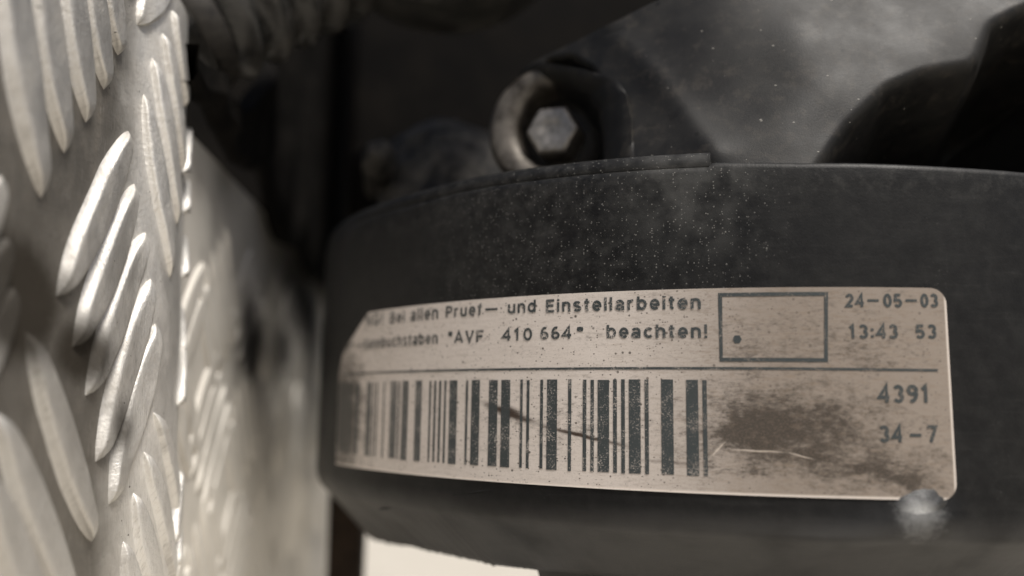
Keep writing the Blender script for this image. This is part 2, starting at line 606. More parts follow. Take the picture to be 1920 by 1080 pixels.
def tread_bar(name, plan, a, b, mat, parent, W=2.3, H=1.1, n=16, seed=0):
    """one raised lens-shaped bar from a to b (sheet coordinates)"""
    A2, B2 = Vector(a), Vector(b)
    L = (B2 - A2).length
    d = (B2 - A2) / L
    nn = Vector((-d.y, d.x))
    prof = [(-1.42, -.3), (-1.22, .03), (-1.06, .20), (-.95, .60), (-.86, .90), (-.72, 1.0), (-.3, .98), (.15, .97), (.66, 1.0), (.82, .95), (.90, .72), (.97, .30), (1.08, .06), (1.25, -.3)]
    rows, uvs = [], []
    bow = (noise.noise(Vector((seed * 3.1, 1, 2)))) * .6 + .55 * (1 if d.x * d.y > 0 else 0)
    for i in range(n + 1):
        t = i / n
        e = 1 - abs(2 * t - 1) ** 2.2
        wd = W * (e ** .80) + .03
        hh = H * min(1, e * 3.0) ** .7
        c = A2 + d * (L * t) + nn * (bow * math.sin(math.pi * t))
        r, u = [], []
        for k, (q, h) in enumerate(prof):
            j = noise.noise(Vector((seed * 7.7 + t * 5, k * .9, seed))) * (.05 + .10 * noise.noise(Vector((seed * 2.3, t * 17, k * .5))))
            sz = c + nn * (wd * (q + j * (1 if abs(q) > .4 else 0)))
            r.append(plate_pt(plan, sz.x, sz.y, (hh * h if h > 0 else -.3) + .06 * (h > .5) * noise.noise(Vector((t * 9 + seed * 5, k * .6, 2.2)))))
            u.append((sz.x, sz.y))
        rows.append(r)
        uvs.append(u)
    return grid(name, rows, mat, parent, uvs)


def sheet(plan, s_list, z0, z1, nz, mat, parent, thick=2.2, top=None, amp=.12):
    rows, uvs = [], []
    for s in s_list:
        zt = top(s) if top else z1
        r, u = [], []
        for side in (0, 1):
            for k in range(nz + 1):
                t = k / nz if side == 0 else 1 - k / nz
                z = z0 + (zt - z0) * t
                h = -thick if side else amp * fbm((s, z, 0), .10, 3)
                r.append(plate_pt(plan, s, z, h))
                u.append((s, z))
        rows.append(r)
        uvs.append(u)
    n = len(rows[0])
    o = grid('sheet', rows, mat, parent, uvs, closed=True, sharp=50)
    return o


near = thing('tread_plate', 'near aluminium tread plate filling the left edge, bent away at its upright fold', 'tread plate', group='aluminium tread plates')
near_s = [18 + 3 * i for i in range(30)] + [107 + .8 * i for i in range(70)] + [164, 180, 200]
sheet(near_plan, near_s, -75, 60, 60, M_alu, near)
px_bars = [
    # leaning right, middle of the fold
    ((240, 246), (106, 556)), ((251, 345), (134, 652)), ((273, 436), (159, 742)), ((282, 522), (178, 866)), ((291, 606), (203, 946)),
    # leaning left, upper left
    ((-14, -230), (76, 372)), ((52, -190), (119, 288)), ((108, -160), (160, 230)), ((150, -150), (194, 168)), ((184, -140), (220, 104)),
    # leaning left, lower left
    ((46, 622), (172, 1015)), ((-14, 770), (140, 1170)), ((-40, 880), (100, 1250)), ((96, 560), (110, 575)),
    # leaning left, lower right on the bend
    ((286, 772), (331, 1010)), ((268, 846), (322, 1090)), ((249, 924), (300, 1170)), ((230, 1014), (282, 1260)),
    # leaning left, upper right on the bend
    ((268, 176), (318, 520)), ((284, 108), (331, 420)), ((303, 62), (340, 320)), ((322, 20), (345, 200)),
    # leaning right, top
    ((322, -90), (256, 46)), ((300, -150), (232, -20)),
    # leaning right, at the far left
    ((14, 448), (-120, 700)), ((2, 330), (-140, 560)), ((26, 540), (-110, 800)),
]
BW = {5: 2.7, 6: 2.5, 7: 2.5, 8: 2.4, 9: 2.2, 10: 2.1, 11: 2.2, 12: 2.2, 13: 1.5, 14: 1.6, 15: 1.6, 16: 1.6, 17: 1.5, 18: 1.5, 19: 1.4, 20: 1.3}
i = 0
for (a, b) in px_bars:
    if (a, b) == ((96, 560), (110, 575)):
        continue
    sa, sb = near_sz(*a), near_sz(*b)
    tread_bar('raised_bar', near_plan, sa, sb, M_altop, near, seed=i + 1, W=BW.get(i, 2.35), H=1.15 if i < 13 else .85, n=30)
    i += 1
ST = A_D + A_R * .36
for (ds0, y0, ds1, y1) in ((-4, 215, 2.5, 335), (-1, 318, 5, 400), (-.5, 430, 5.5, 520), (2, 560, 8, 660), (-3, 640, 4, 760), (-1, 960, 6, 1060), (-6, 880, 0, 1010)):
    z0 = near_sz(345, y0)[1]
    z1 = near_sz(345, y1)[1]
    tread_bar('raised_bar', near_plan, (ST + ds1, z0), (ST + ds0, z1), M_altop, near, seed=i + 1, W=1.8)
    i += 1

far = thing('tread_plate', 'farther blurred aluminium tread plate with painted dark shade, between near plate and black cover', 'tread plate', group='aluminium tread plates')
TOP = [far_uv(px, py) for px, py in ((352, 200), (372, 236), (398, 285), (418, 316), (468, 322), (484, 420), (498, 455), (545, 468), (560, 520), (600, 540), (640, 700))]
TOP = sorted(TOP)
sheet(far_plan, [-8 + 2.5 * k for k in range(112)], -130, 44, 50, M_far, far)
k = 0
TL = 24.0
for ti in range(0, 11):
    for tj in range(-6, 3):
        c = Vector((4 + ti * TL, -6 + tj * TL))
        sg = 1 if (ti + tj) % 2 else -1
        dr = Vector((.62, .785 * sg))
        pr = Vector((-dr.y, dr.x))
        for q in range(-2, 3):
            m = c + pr * (5.0 * q)
            a, b = m - dr * 12.5, m + dr * 12.5
            zt = min(lerp_pts(TOP, a.x), lerp_pts(TOP, b.x), lerp_pts(TOP, m.x))
            if max(a.y, b.y) > zt - .5 or min(a.y, b.y) < -128 or max(a.x, b.x) > 262 or min(a.x, b.x) < -3:
                continue
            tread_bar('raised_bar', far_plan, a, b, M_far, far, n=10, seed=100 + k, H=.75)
            k += 1

# ------------------------------------------------------------------ the black curved cover with its label
zb_edge = on_cyl(1340, 956)[1]                # where the band turns under
M_cover = m_cover()
M_paper = m_paper()
M_ink = m_ink(-.03, 'worn_black_print')
M_bar = m_ink(-.03, 'black_barcode_print')
cover = thing('timing_cover', 'curved black plastic cover carrying the dirty cream barcode label', 'engine cover')
TH_STEP = on_cyl(1331, 290)[0]
ZTOPL = [(on_cyl(px, py)[0], on_cyl(px, py)[1]) for px, py in ((660, 398), (760, 362), (900, 325), (1100, 297), (1330, 281))]
ZTOPR = [(on_cyl(px, py)[0], on_cyl(px, py)[1]) for px, py in ((1345, 302), (1500, 303), (1620, 303), (1760, 309), (1919, 320))]
print('ztop', ZTOPL, ZTOPR, 'zb', zb_edge)


def ztop(th):
    return lerp_pts(ZTOPL, th) - 2.0 if th < TH_STEP else lerp_pts(ZTOPR, th)


RIDGE = [on_cyl(px, py, R - 3) for px, py in ((1735, 965), (1600, 1010), (1420, 1062))]
R2 = 77.0
Z2 = on_cyl(900, 1052, R2)[1]
Z2L = on_cyl(700, 1006, R2)[1]
print('Z2', Z2, Z2L)
ZB2 = [(on_cyl(px, py, R2)[0], on_cyl(px, py, R2)[1]) for px, py in ((690, 1004), (770, 1024), (880, 1049), (930, 1060), (1150, 1081), (1500, 1100), (1900, 1105))]
body_rows, uvr = [], []
NT = 760
for a in range(NT + 1):
    th = math.radians(-118 + 200 * a / NT)
    zt = ztop(th)
    prof = [(R - 26, zt - 1.0), (R - 4.0, zt - .4), (R - 1.0, zt), (R - .35, zt - .12), (R - .08, zt - .4), (R, zt - .9)]
    nb = 26
    for k in range(1, nb + 1):
        z = zt - .9 + (zb_edge - zt + .9) * k / nb
        prof.append((R + .10 * fbm((th * R, z, 0), .05, 2), z))
    z2 = lerp_pts(ZB2, th)
    rag = (noise.noise(Vector((th * 120, 3, 1))) * .45 + noise.noise(Vector((th * 420, 8, 1))) * .28) * (1 if th < ZB2[3][0] else .15)
    for k in range(1, 6):                      # rounded shoulder
        t = k / 5 * math.radians(30)
        prof.append((R - 6 * (1 - math.cos(t)), zb_edge - 6 * math.sin(t)))
    r5, z5 = prof[-1]
    for k in range(1, 13):
        t = k / 12
        z = z5 + (z2 + rag - z5) * t
        r = r5 + (R2 - r5) * t
        prof.append((r, z))
    prof.append((R2 - 1.6, z2 + rag - .2 + .3))
    prof.append((R2 - 2.2, z2 + rag + 3))
    row = []
    for (r, z) in prof:
        # shallow moulded ridge that leaves the knob at the label's corner
        bump = 0
        if z < zb_edge + 1:
            for (ta, za), (tb, zb_) in zip(RIDGE, RIDGE[1:]):
                u = Vector((th * R, z)) - Vector((ta * R, za))
                e = Vector(((tb - ta) * R, zb_ - za))
                q = max(0, min(1, u.dot(e) / e.length_squared))
                bump = max(bump, math.exp(-((u - e * q).length / 2.6) ** 2))
        row.append(cyl(th, z, r + bump * .9))
    body_rows.append(row)
    uvr.append([(th * R, z) for r, z in prof])
grid('cover_shell', body_rows, M_cover, cover, uvr, flip=True, sharp=60)
# raised rim along the top edge, ending in a step
rim, uvr = [], []
a0 = math.radians(-100)
for a in range(241):
    th = a0 + (TH_STEP - a0) * a / 240
    zt = lerp_pts(ZTOPL, th)
    prof = [(R - 9, zt - 2.1), (R - 8, zt), (R - 1.6, zt + .05), (R - .9, zt - .1), (R - .45, zt - .55), (R - .22, zt - 1.5), (R - .35, zt - 2.05), (R - .9, zt - 2.3)]
    rim.append([cyl(th, z, r) for r, z in prof])
    uvr.append([(th * R, z) for r, z in prof])
ee = rim[-1]
rim.append([sum(ee, Vector()) / len(ee)] * len(ee))
uvr.append(uvr[-1])
grid('raised_rim', rim, M_cover, cover, uvr, flip=True, sharp=45)
# inner skirt seen below the right part of the lower edge
sk = []
t0, t1 = on_cyl(985, 1078, R2)[0], math.radians(75)
for a in range(121):
    th = t0 + (t1 - t0) * a / 120
    zt = lerp_pts(ZB2, th) + 1.0
    dz = 3.5 + 14 * smooth(0, .10, th - t0 + .01)
    sk.append([cyl(th, zt, R2 - 3.5), cyl(th, zt - .5, R2 - 2.4), cyl(th, zt - dz * .5, R2 - 3.2), cyl(th, zt - dz, R2 - 4.2), cyl(th, zt - dz, R2 - 6.5), cyl(th, zt, R2 - 6.5)])
grid('lower_skirt', sk, M_cover, cover, flip=True, sharp=45)
# label ----------------------------------------------------------
zl1, zl0 = 15.02, -9.72
PT = [on_cyl(px, py) for px, py in ((632, 868), (638, 700), (645, 664), (668, 625), (694, 585), (699, 581.8))]
LEFT = sorted((z, th) for th, z in PT)
TH_R = on_cyl(1782, 740)[0]
lab_rows, lab_uv = [], []
NZ, NX = 56, 90
for i in range(NZ + 1):
    z = zl0 + (zl1 - zl0) * (0.5 - 0.5 * math.cos(math.pi * i / NZ))
    tl = lerp_pts(LEFT, z)
    rr = 1.9
    dz = max(0, rr - (z - zl0), rr - (zl1 - z))
    tr = TH_R - (rr - math.sqrt(max(0, rr * rr - dz * dz))) / R
    row, u = [], []
    for j in range(NX + 1):
        th = tl + (tr - tl) * j / NX
        row.append(cyl(th, z, R + .22 + .015 * fbm((th * R, z, 0), .25, 4)))
        u.append((th * R, z))
    # turn the edges under
    row = [cyl(tl - .0002, z, R - .15)] + row + [cyl(tr + .0002, z, R - .15)]
    u = [u[0]] + u + [u[-1]]
    lab_rows.append(row)
    lab_uv.append(u)
def sunk(row, dz):
    out = []
    for p in row:
        q = Vector((p.x - CX, p.y - CY, 0))
        q *= (R - .15) / q.length
        out.append(Vector((CX + q.x, CY + q.y, p.z + dz)))
    return out
lab_rows = [sunk(lab_rows[0], -.02)] + lab_rows + [sunk(lab_rows[-1], .02)]
lab_uv = [lab_uv[0]] + lab_uv + [lab_uv[-1]]
label = grid('barcode_label', lab_rows, M_paper, cover, lab_uv, sharp=40)
label['label'] = 'cream barcode label, grimy and speckled'
RI = R + .27


def quad(name, pts, mat, r=RI, seg=1):
    """flat print between four picture points tl, tr, br, bl laid on the label"""
    tl, tr, br, bl = [on_cyl(*p) for p in pts]
    n = max(seg, int(abs(tr[0] - tl[0]) * R / 1.5) + 1)
    rows = [[], []]
    uv = [[], []]
    for k in range(n + 1):
        t = k / n
        for q, (a, b) in enumerate(((bl, br), (tl, tr))):
            th, z = a[0] + (b[0] - a[0]) * t, a[1] + (b[1] - a[1]) * t
            rows[q].append(cyl(th, z, r))
            uv[q].append((th * R, z))
    return grid(name, rows, mat, label, uv)


ZB = [(on_cyl(x, 800)[0], x) for x in range(640, 1340, 10)]
bars = [(640.5, 645), (648.5, 654.5), (658.5, 664), (671, 677.5), (691.5, 700.5), (704, 706), (709.5, 712), (723, 725.2), (736, 747.5), (750.3, 753.4),
        (758, 769), (782.5, 794), (808.2, 811.7), (817, 821), (826.2, 830.4), (836, 839.8), (846, 860.2), (876.2, 880.4), (887, 902.3),
        (919.4, 935.6), (942.3, 959), (977.7, 982.5), (989.8, 995), (1015, 1020.4), (1027.5, 1046.5), (1067, 1073), (1094.4, 1101),
        (1108.7, 1115), (1121.9, 1143.3), (1150.6, 1157.7), (1165.6, 1172.5), (1179.8, 1201.7), (1209.4, 1216.7), (1240, 1262.5), (1286.5, 1309), (1317, 1325)]
zt_bar, zb_bar = on_cyl(1030, 712)[1], on_cyl(1030, 880)[1]
for (xa, xb) in bars:
    ta, tb = on_cyl(xa, 712)[0], on_cyl(xb, 712)[0]
    n = 3
    # tops follow z = const, ends uneven by a hair
    j0, j1 = random.uniform(-.05, .05), random.uniform(-.08, .08)
    rows = [[], []]
    uvq = [[], []]
    for k in range(n + 1):
        th = ta + (tb - ta) * k / n
        for q, z in enumerate((zb_bar + j1, zt_bar + j0)):
            rows[q].append(cyl(th, z, RI))
            uvq[q].append((th * R, z))
    grid('barcode_bar', rows, M_bar, label, uvq)


def arc(cx, cy, rx, ry, a0, a1, n=10):
    return [(cx + rx * math.cos(math.radians(a0 + (a1 - a0) * k / n)), cy + ry * math.sin(math.radians(a0 + (a1 - a0) * k / n))) for k in range(n + 1)]


# plain upright grotesque drawn as pen strokes: width, strokes; capitals are 1 high
def bowl(cx, n=18):
    return arc(cx, .39, .20, .31, 0, 360, n)


GL = {
    'A': (.70, [[(.05, 0), (.35, .95), (.65, 0)], [(.16, .30), (.54, .30)]]),
    'B': (.60, [[(.08, 0), (.08, 1)], [(.08, .915), (.32, .915)] + arc(.34, .72, .16, .195, 80, -80) + [(.08, .52)], [(.08, .085), (.34, .085)] + arc(.35, .30, .19, .215, -80, 80) + [(.08, .52)]]),
    'E': (.56, [[(.08, 0), (.08, 1)], [(.08, .915), (.54, .915)], [(.08, .52), (.49, .52)], [(.08, .085), (.55, .085)]]),
    'F': (.54, [[(.08, 0), (.08, 1)], [(.08, .915), (.54, .915)], [(.08, .49), (.47, .49)]]),
    'G': (.68, [arc(.36, .5, .28, .415, 48, 330, 18) + [(.62, .42), (.38, .42)]]),
    'K': (.64, [[(.08, 0), (.08, 1)], [(.58, 1), (.10, .42)], [(.26, .58), (.60, 0)]]),
    'N': (.64, [[(.08, 0), (.08, 1)], [(.08, .97), (.56, .03)], [(.56, 0), (.56, 1)]]),
    'P': (.58, [[(.08, 0), (.08, 1)], [(.08, .915), (.32, .915)] + arc(.33, .69, .18, .225, 80, -80) + [(.08, .46)]]),
    'V': (.66, [[(.05, 1), (.33, .05), (.61, 1)]]),
    'a': (.54, [arc(.27, .50, .18, .20, 160, 10, 8) + [(.45, .42), (.45, 0)], arc(.25, .225, .18, .145, 20, 340, 14)]),
    'b': (.56, [[(.08, 0), (.08, 1)], bowl(.28)]),
    'c': (.50, [arc(.28, .39, .20, .31, 42, 318, 14)]),
    'd': (.56, [[(.48, 0), (.48, 1)], bowl(.28)]),
    'e': (.54, [[(.08, .37), (.47, .37)] + arc(.275, .39, .195, .31, 0, 318, 16)]),
    'f': (.34, [[(.16, 0), (.16, .78)] + arc(.29, .78, .13, .135, 180, 80, 6), [(.02, .70), (.33, .70)]]),
    'h': (.54, [[(.08, 0), (.08, 1)], [(.08, .45)] + arc(.27, .49, .19, .21, 170, 0, 10) + [(.46, 0)]]),
    'i': (.16, [[(.08, 0), (.08, .76)], [(.08, .86), (.08, 1)]]),
    'l': (.16, [[(.08, 0), (.08, 1)]]),
    'n': (.54, [[(.08, 0), (.08, .77)], [(.08, .45)] + arc(.27, .49, .19, .21, 170, 0, 10) + [(.46, 0)]]),
    'r': (.38, [[(.08, 0), (.08, .77)], [(.08, .42)] + arc(.32, .46, .24, .24, 175, 85, 7)]),
    's': (.50, [arc(.25, .54, .17, .16, 30, 200, 9) + [(.22, .41), (.30, .37)] + arc(.25, .22, .18, .14, 60, -155, 11)]),
    't': (.34, [[(.16, .95), (.16, .22)] + arc(.28, .20, .12, .12, 180, 270, 6), [(.02, .70), (.33, .70)]]),
    'u': (.54, [[(.08, .77)] + arc(.27, .28, .19, .205, 180, 350, 10), [(.46, .77), (.46, 0)]]),
    '0': (.56, [arc(.28, .5, .20, .415, 0, 360, 20)]),
    '1': (.44, [[(.06, .74), (.24, .93), (.24, 0)]]),
    '2': (.56, [arc(.28, .69, .195, .225, 165, -35, 12) + [(.08, .085), (.50, .085)]]),
    '3': (.56, [arc(.27, .71, .18, .205, 155, -80, 12), arc(.27, .29, .20, .21, 85, -155, 13)]),
    '4': (.58, [[(.42, 0), (.42, .97), (.05, .30), (.56, .30)]]),
    '5': (.56, [[(.48, .915), (.14, .915), (.09, .50)] + arc(.27, .32, .20, .235, 130, -150, 14)]),
    '6': (.56, [arc(.28, .30, .20, .215, 0, 360, 16), arc(.32, .42, .24, .49, 175, 70, 9)]),
    '7': (.54, [[(.05, .915), (.48, .915), (.20, 0)]]),
    '9': (.56, [arc(.28, .70, .20, .215, 0, 360, 16), arc(.24, .58, .24, .49, -5, -110, 9)]),
    '!': (.18, [[(.09, .30), (.09, 1)], [(.09, 0), (.09, .16)]]),
    ':': (.18, [[(.09, .06), (.09, .24)], [(.09, .54), (.09, .72)]]),
    '*': (.38, [[(.19, .60), (.19, .98)], [(.03, .70), (.35, .88)], [(.03, .88), (.35, .70)]]),
}


def text(word, x0, x1, y0, y1, cap, mat=None, pen=.205):
    """lettering whose baseline runs between two picture points on the label; cap is the capital height in picture pixels"""
    adv, strokes = 0.0, []
    for ch in word:
        wd, st = GL[ch]
        strokes += [[(adv + x, y) for x, y in p] for p in st]
        adv += wd + .16
    hi = adv - .16
    (ta, za), (tb, zb_) = on_cyl(x0, y0), on_cyl(x1, y1)
    hz = on_cyl((x0 + x1) / 2, (y0 + y1) / 2 - cap)[1] - on_cyl((x0 + x1) / 2, (y0 + y1) / 2)[1]
    sx = (tb - ta) * R / hi / hz
    verts, faces, uvs = [], [], []
    for si, p in enumerate(strokes):
        q = [Vector((x * sx, y)) for x, y in p]
        # drop doubled points
        q = [q[0]] + [b for a, b in zip(q, q[1:]) if (b - a).length > 1e-3]
        n = len(q)
        shut = (q[0] - q[-1]).length < .02 and n > 4
        base = len(verts)
        hw = pen / 2
        for k in range(n):
            a = q[k] - q[k - 1] if k else (q[-1] - q[-2] if shut else q[1] - q[0])
            b = q[k + 1] - q[k] if k < n - 1 else (q[1] - q[0] if shut else q[k] - q[k - 1])
            a, b = a.normalized(), b.normalized()
            t = (a + b)
            t = t.normalized() if t.length > .2 else b
            nn = Vector((-t.y, t.x))
            m = hw / max(.45, nn.dot(Vector((-b.y, b.x))))
            for sgn in (1, -1):
                c = q[k] + nn * (m * sgn * (1 + .10 * noise.noise(Vector((k * 1.7, si * 3.1, len(word) * sgn)))))
                th = ta + c.x * hz / R
                z = za + (zb_ - za) * (c.x / (hi * sx)) + c.y * hz
                verts.append(cyl(th, z, RI + .003 * si % .03))
                uvs.append((th * R, z))
        for k in range(n - 1):
            i = base + 2 * k
            faces.append((i, i + 1, i + 3, i + 2))
    return mesh('lettering', verts, faces, mat or M_ink, label, uvs, smooth_=False)


for args in (
        ('NG!', 688, 721, 614, 608, 23), ('Bei', 734, 761, 607.5, 604, 21), ('allen', 772, 824, 602.5, 598, 23), ('Pruef', 838, 905.5, 596.5, 591, 22),
        ('und', 954, 1006.5, 588.5, 585.5, 23), ('Einstellarbeiten', 1025, 1314.6, 586.5, 579.8, 25),
        ('r', 652, 666, 661, 660, 21), ('Kennbuchstaben', 684.6, 823, 655.8, 644.5, 21), ('AVF', 854, 908.5, 643.2, 641.5, 22),
        ('410', 943, 1000, 639.5, 638.5, 23), ('664', 1014.6, 1073, 636.5, 635.8, 23.5), ('beachten!', 1138.5, 1327, 634.2, 634, 25),
        ('24', 1584.6, 1619, 576.5, 576.5, 25), ('05', 1655.6, 1690, 576.5, 576.5, 25), ('03', 1725, 1757, 576.5, 576.5, 25),
        ('13:43', 1590.7, 1682.5, 635, 635, 26), ('53', 1715.5, 1754.7, 635, 635, 26),
        ('4391', 1646, 1741.7, 755, 755, 33), ('34', 1648, 1691, 829, 829, 31), ('7', 1736, 1756, 829, 829, 31)):
    text(*args)
text('*', 842, 850.5, 645.5, 645, 24)
text('*', 1082.5, 1095.5, 636.5, 636.5, 24)
for (xa, xb, y, h) in ((912, 935, 580.6, 4), (674, 682, 648.5, 4), (1625, 1646, 564, 4.6), (1696, 1717, 564, 4.6), (1704, 1725.5, 816, 6)):
    quad('printed_dash', ((xa, y - h / 2), (xb, y - h / 2 - (.8 if xb < 1000 else 0)), (xb, y + h / 2 - (.8 if xb < 1000 else 0)), (xa, y + h / 2)), M_ink)
# ruled line, laid at constant height
zr = on_cyl(1000, 692)[1]
rl, ru = [[], []], [[], []]
for kx in range(81):
    th = on_cyl(641, 700)[0] + (on_cyl(1756, 697)[0] - on_cyl(641, 700)[0]) * kx / 80
    for q, z in enumerate((zr - .15, zr + .15)):
        rl[q].append(cyl(th, z, RI))
        ru[q].append((th * R, z))
grid('ruled_line', rl, M_ink, label, ru)
# printed empty box with a dot
xo0, xo1, yo0, yo1, st = 1346.5, 1551.5, 549, 678, 7
bx_v, bx_f, bx_uv = [], [], []


def box_piece(p):
    tl, tr, br, bl = [on_cyl(*q) for q in p]
    n = 12
    base = len(bx_v)
    for k in range(n + 1):
        t = k / n
        for a, b in ((bl, br), (tl, tr)):
            th, z = a[0] + (b[0] - a[0]) * t, a[1] + (b[1] - a[1]) * t
            bx_v.append(cyl(th, z, RI))
            bx_uv.append((th * R, z))
    for k in range(n):
        bx_f.append((base + 2 * k, base + 2 * k + 2, base + 2 * k + 3, base + 2 * k + 1))


box_piece(((xo0, yo0 + 1), (xo1, yo0 - 1), (xo1, yo0 + st - 1), (xo0, yo0 + st + 1)))
box_piece(((xo0 + 3, yo1 - st), (xo1, yo1 - st + 1), (xo1, yo1 + 1), (xo0 + 3, yo1)))
box_piece(((xo0, yo0 + st + 1), (xo0 + st + .5, yo0 + st + 1), (xo0 + st + 2, yo1 - st), (xo0 + 3, yo1 - st)))
box_piece(((xo1 - st, yo0 + st - 1), (xo1, yo0 + st - 1), (xo1, yo1 - st + 1), (xo1 - st, yo1 - st + 1)))
mesh('printed_box', bx_v, bx_f, M_ink, label, bx_uv)
ct, cz = on_cyl(1382, 636.5)
mesh('printed_dot', [cyl(ct + .55 * math.cos(k * math.pi / 3) / R, cz + .55 * math.sin(k * math.pi / 3), RI) for k in range(6)], [tuple(range(6))], M_ink, label,
     [(ct * R + math.cos(k * math.pi / 3) * .55, cz) for k in range(6)])
# knob over the label's lower corner, its glint painted pale
kt, kz = on_cyl(1727, 954)


def m_glint():
    n = NB('painted_glint_plastic')
    p = n.objmm()
    c = cyl(kt - .5 / R, kz - .9, R + .4)
    d = n.node('ShaderNodeVectorMath', {0: p, 1: tuple(c)}, out=1, operation='DISTANCE')
    g = n.noise(p, 3.5, 4, .75)
    worn_or_glint = n.step(n.add(d, n.mul(n.sub(g, .5), 3.4)), 3.0, .3)  # pale middle paints the glint into the knob's colour
    col = n.mix(worn_or_glint, (.016, .016, .016), n.mix(n.step(g, .3, .7), (.22, .225, .225), (.66, .66, .65)))
    return n.done(col, n.step(worn_or_glint, 0, 1, .36, .34), 0, n.bump(g, .7, .00012), .8)


M_glint = m_glint()
kv, ku = [], []
for i in range(13):
    ph = math.pi / 2 * (1 - i / 12)
    row = []
    for j in range(32):
        t = 2 * math.pi * j / 32
        q = math.cos(ph)
        wb = 1 + .22 * noise.noise(Vector((math.cos(t) * 1.6, math.sin(t) * 1.6, 5.5))) + .08 * noise.noise(Vector((math.cos(t) * 6, math.sin(t) * 6, 1.5)))
        dx, dz = 3.7 * wb * q * math.cos(t), 2.7 * wb * q * math.sin(t)
        hgt = .85 * math.sin(ph) ** 1.7
        a = .35
        zz = kz + dx * math.sin(a) + dz * math.cos(a)
        row.append(cyl(kt + (dx * math.cos(a) - dz * math.sin(a)) / R, zz, R - .12 - .52 * max(0, zb_edge - zz) + hgt + .16 * noise.noise(Vector((dx * .9, dz * .9, 4))) * math.sin(ph) ** .5))
    kv.append(row)
kn = grid('painted_glint_knob', kv, M_glint, cover, closed=True)
kn['label'] = 'knob with a pale painted glint at the lower right corner of the label'
# crack in the turned-under part
pts = [(690, 956), (740, 950), (800, 937), (850, 928), (900, 922), (955, 910)]
M_black = m_simple('soot_black', (.003, .003, .003), (.006, .006, .006), .8, .5)
cp = []
for px, py in pts:
    th, z = on_cyl(px, py)
    r = R if z > zb_edge else R - (zb_edge - z) * .45
    cp.append(cyl(th, z, r - .12))
tube('crack', cp, lambda t: .28 * math.sin(math.pi * (t * .9 + .06)) + .03, M_black, cover)

# ------------------------------------------------------------------ rough casting above the cover
M_cast = m_cast()
cast = thing('engine_casting', 'rough dark grey casting rising behind the black cover at upper right', 'engine casting')


def cast_y(x, z):
    a = x - 25.6
    left = -.92 * a
    right = .03 * a * 0
    k = 6.0
    y = k * math.log(math.exp(min(left / k, 60)) + math.exp(min(right / k, 60)))
    return 104.0 + y + .30 * max(z - 30, -4)


def on_cast(px, py):
    d = ray(px, py)
    t = 115.0
    for _ in range(60):
        p = d * t
        t += (cast_y(p.x, p.z) - p.y) / d.y * .5
    return d * t


OUT = [on_cast(px, py) for px, py in ((1140, 345), (1138, 300), (1138, 235), (1130, 190), (1108, 160), (1050, 141), (985, 131), (972, 124), (1000, 111), (1100, 62), (1210, 2), (1330, -70), (1460, -150))]
OUTL = sorted((p.z, p.x) for p in OUT)
HOLE = [on_cast(px, py) for px, py in ((900, 345), (900, 235), (940, 160), (1000, 140), (1030, 112), (1070, 105), (1110, 130), (1135, 175), (1142, 235), (1130, 300), (1110, 330), (960, 345))]
REC = [on_cast(px, py) for px, py in ((1600, 340), (1650, 270), (1710, 210), (1760, 188), (1862, 170), (1892, 140), (1912, 85), (1960, 60), (2150, 40), (2150, 345))]


def sdf(poly, x, z):
    """negative inside, in the X-Z projection"""
    d, ins = 1e9, False
    n = len(poly)
    P = Vector((x, z))
    for i in range(n):
        a = Vector((poly[i].x, poly[i].z))
        b = Vector((poly[(i + 1) % n].x, poly[(i + 1) % n].z))
        e = b - a
        q = max(0, min(1, (P - a).dot(e) / e.length_squared))
        d = min(d, (P - a - e * q).length)
        if (a.y > z) != (b.y > z) and x < a.x + (z - a.y) / (b.y - a.y) * e.x:
            ins = not ins
    return -d if ins else d


def segd(p, a, b):
    e = b - a
    q = max(0, min(1, (p - a).dot(e) / e.length_squared))
    return (p - a - e * q).length


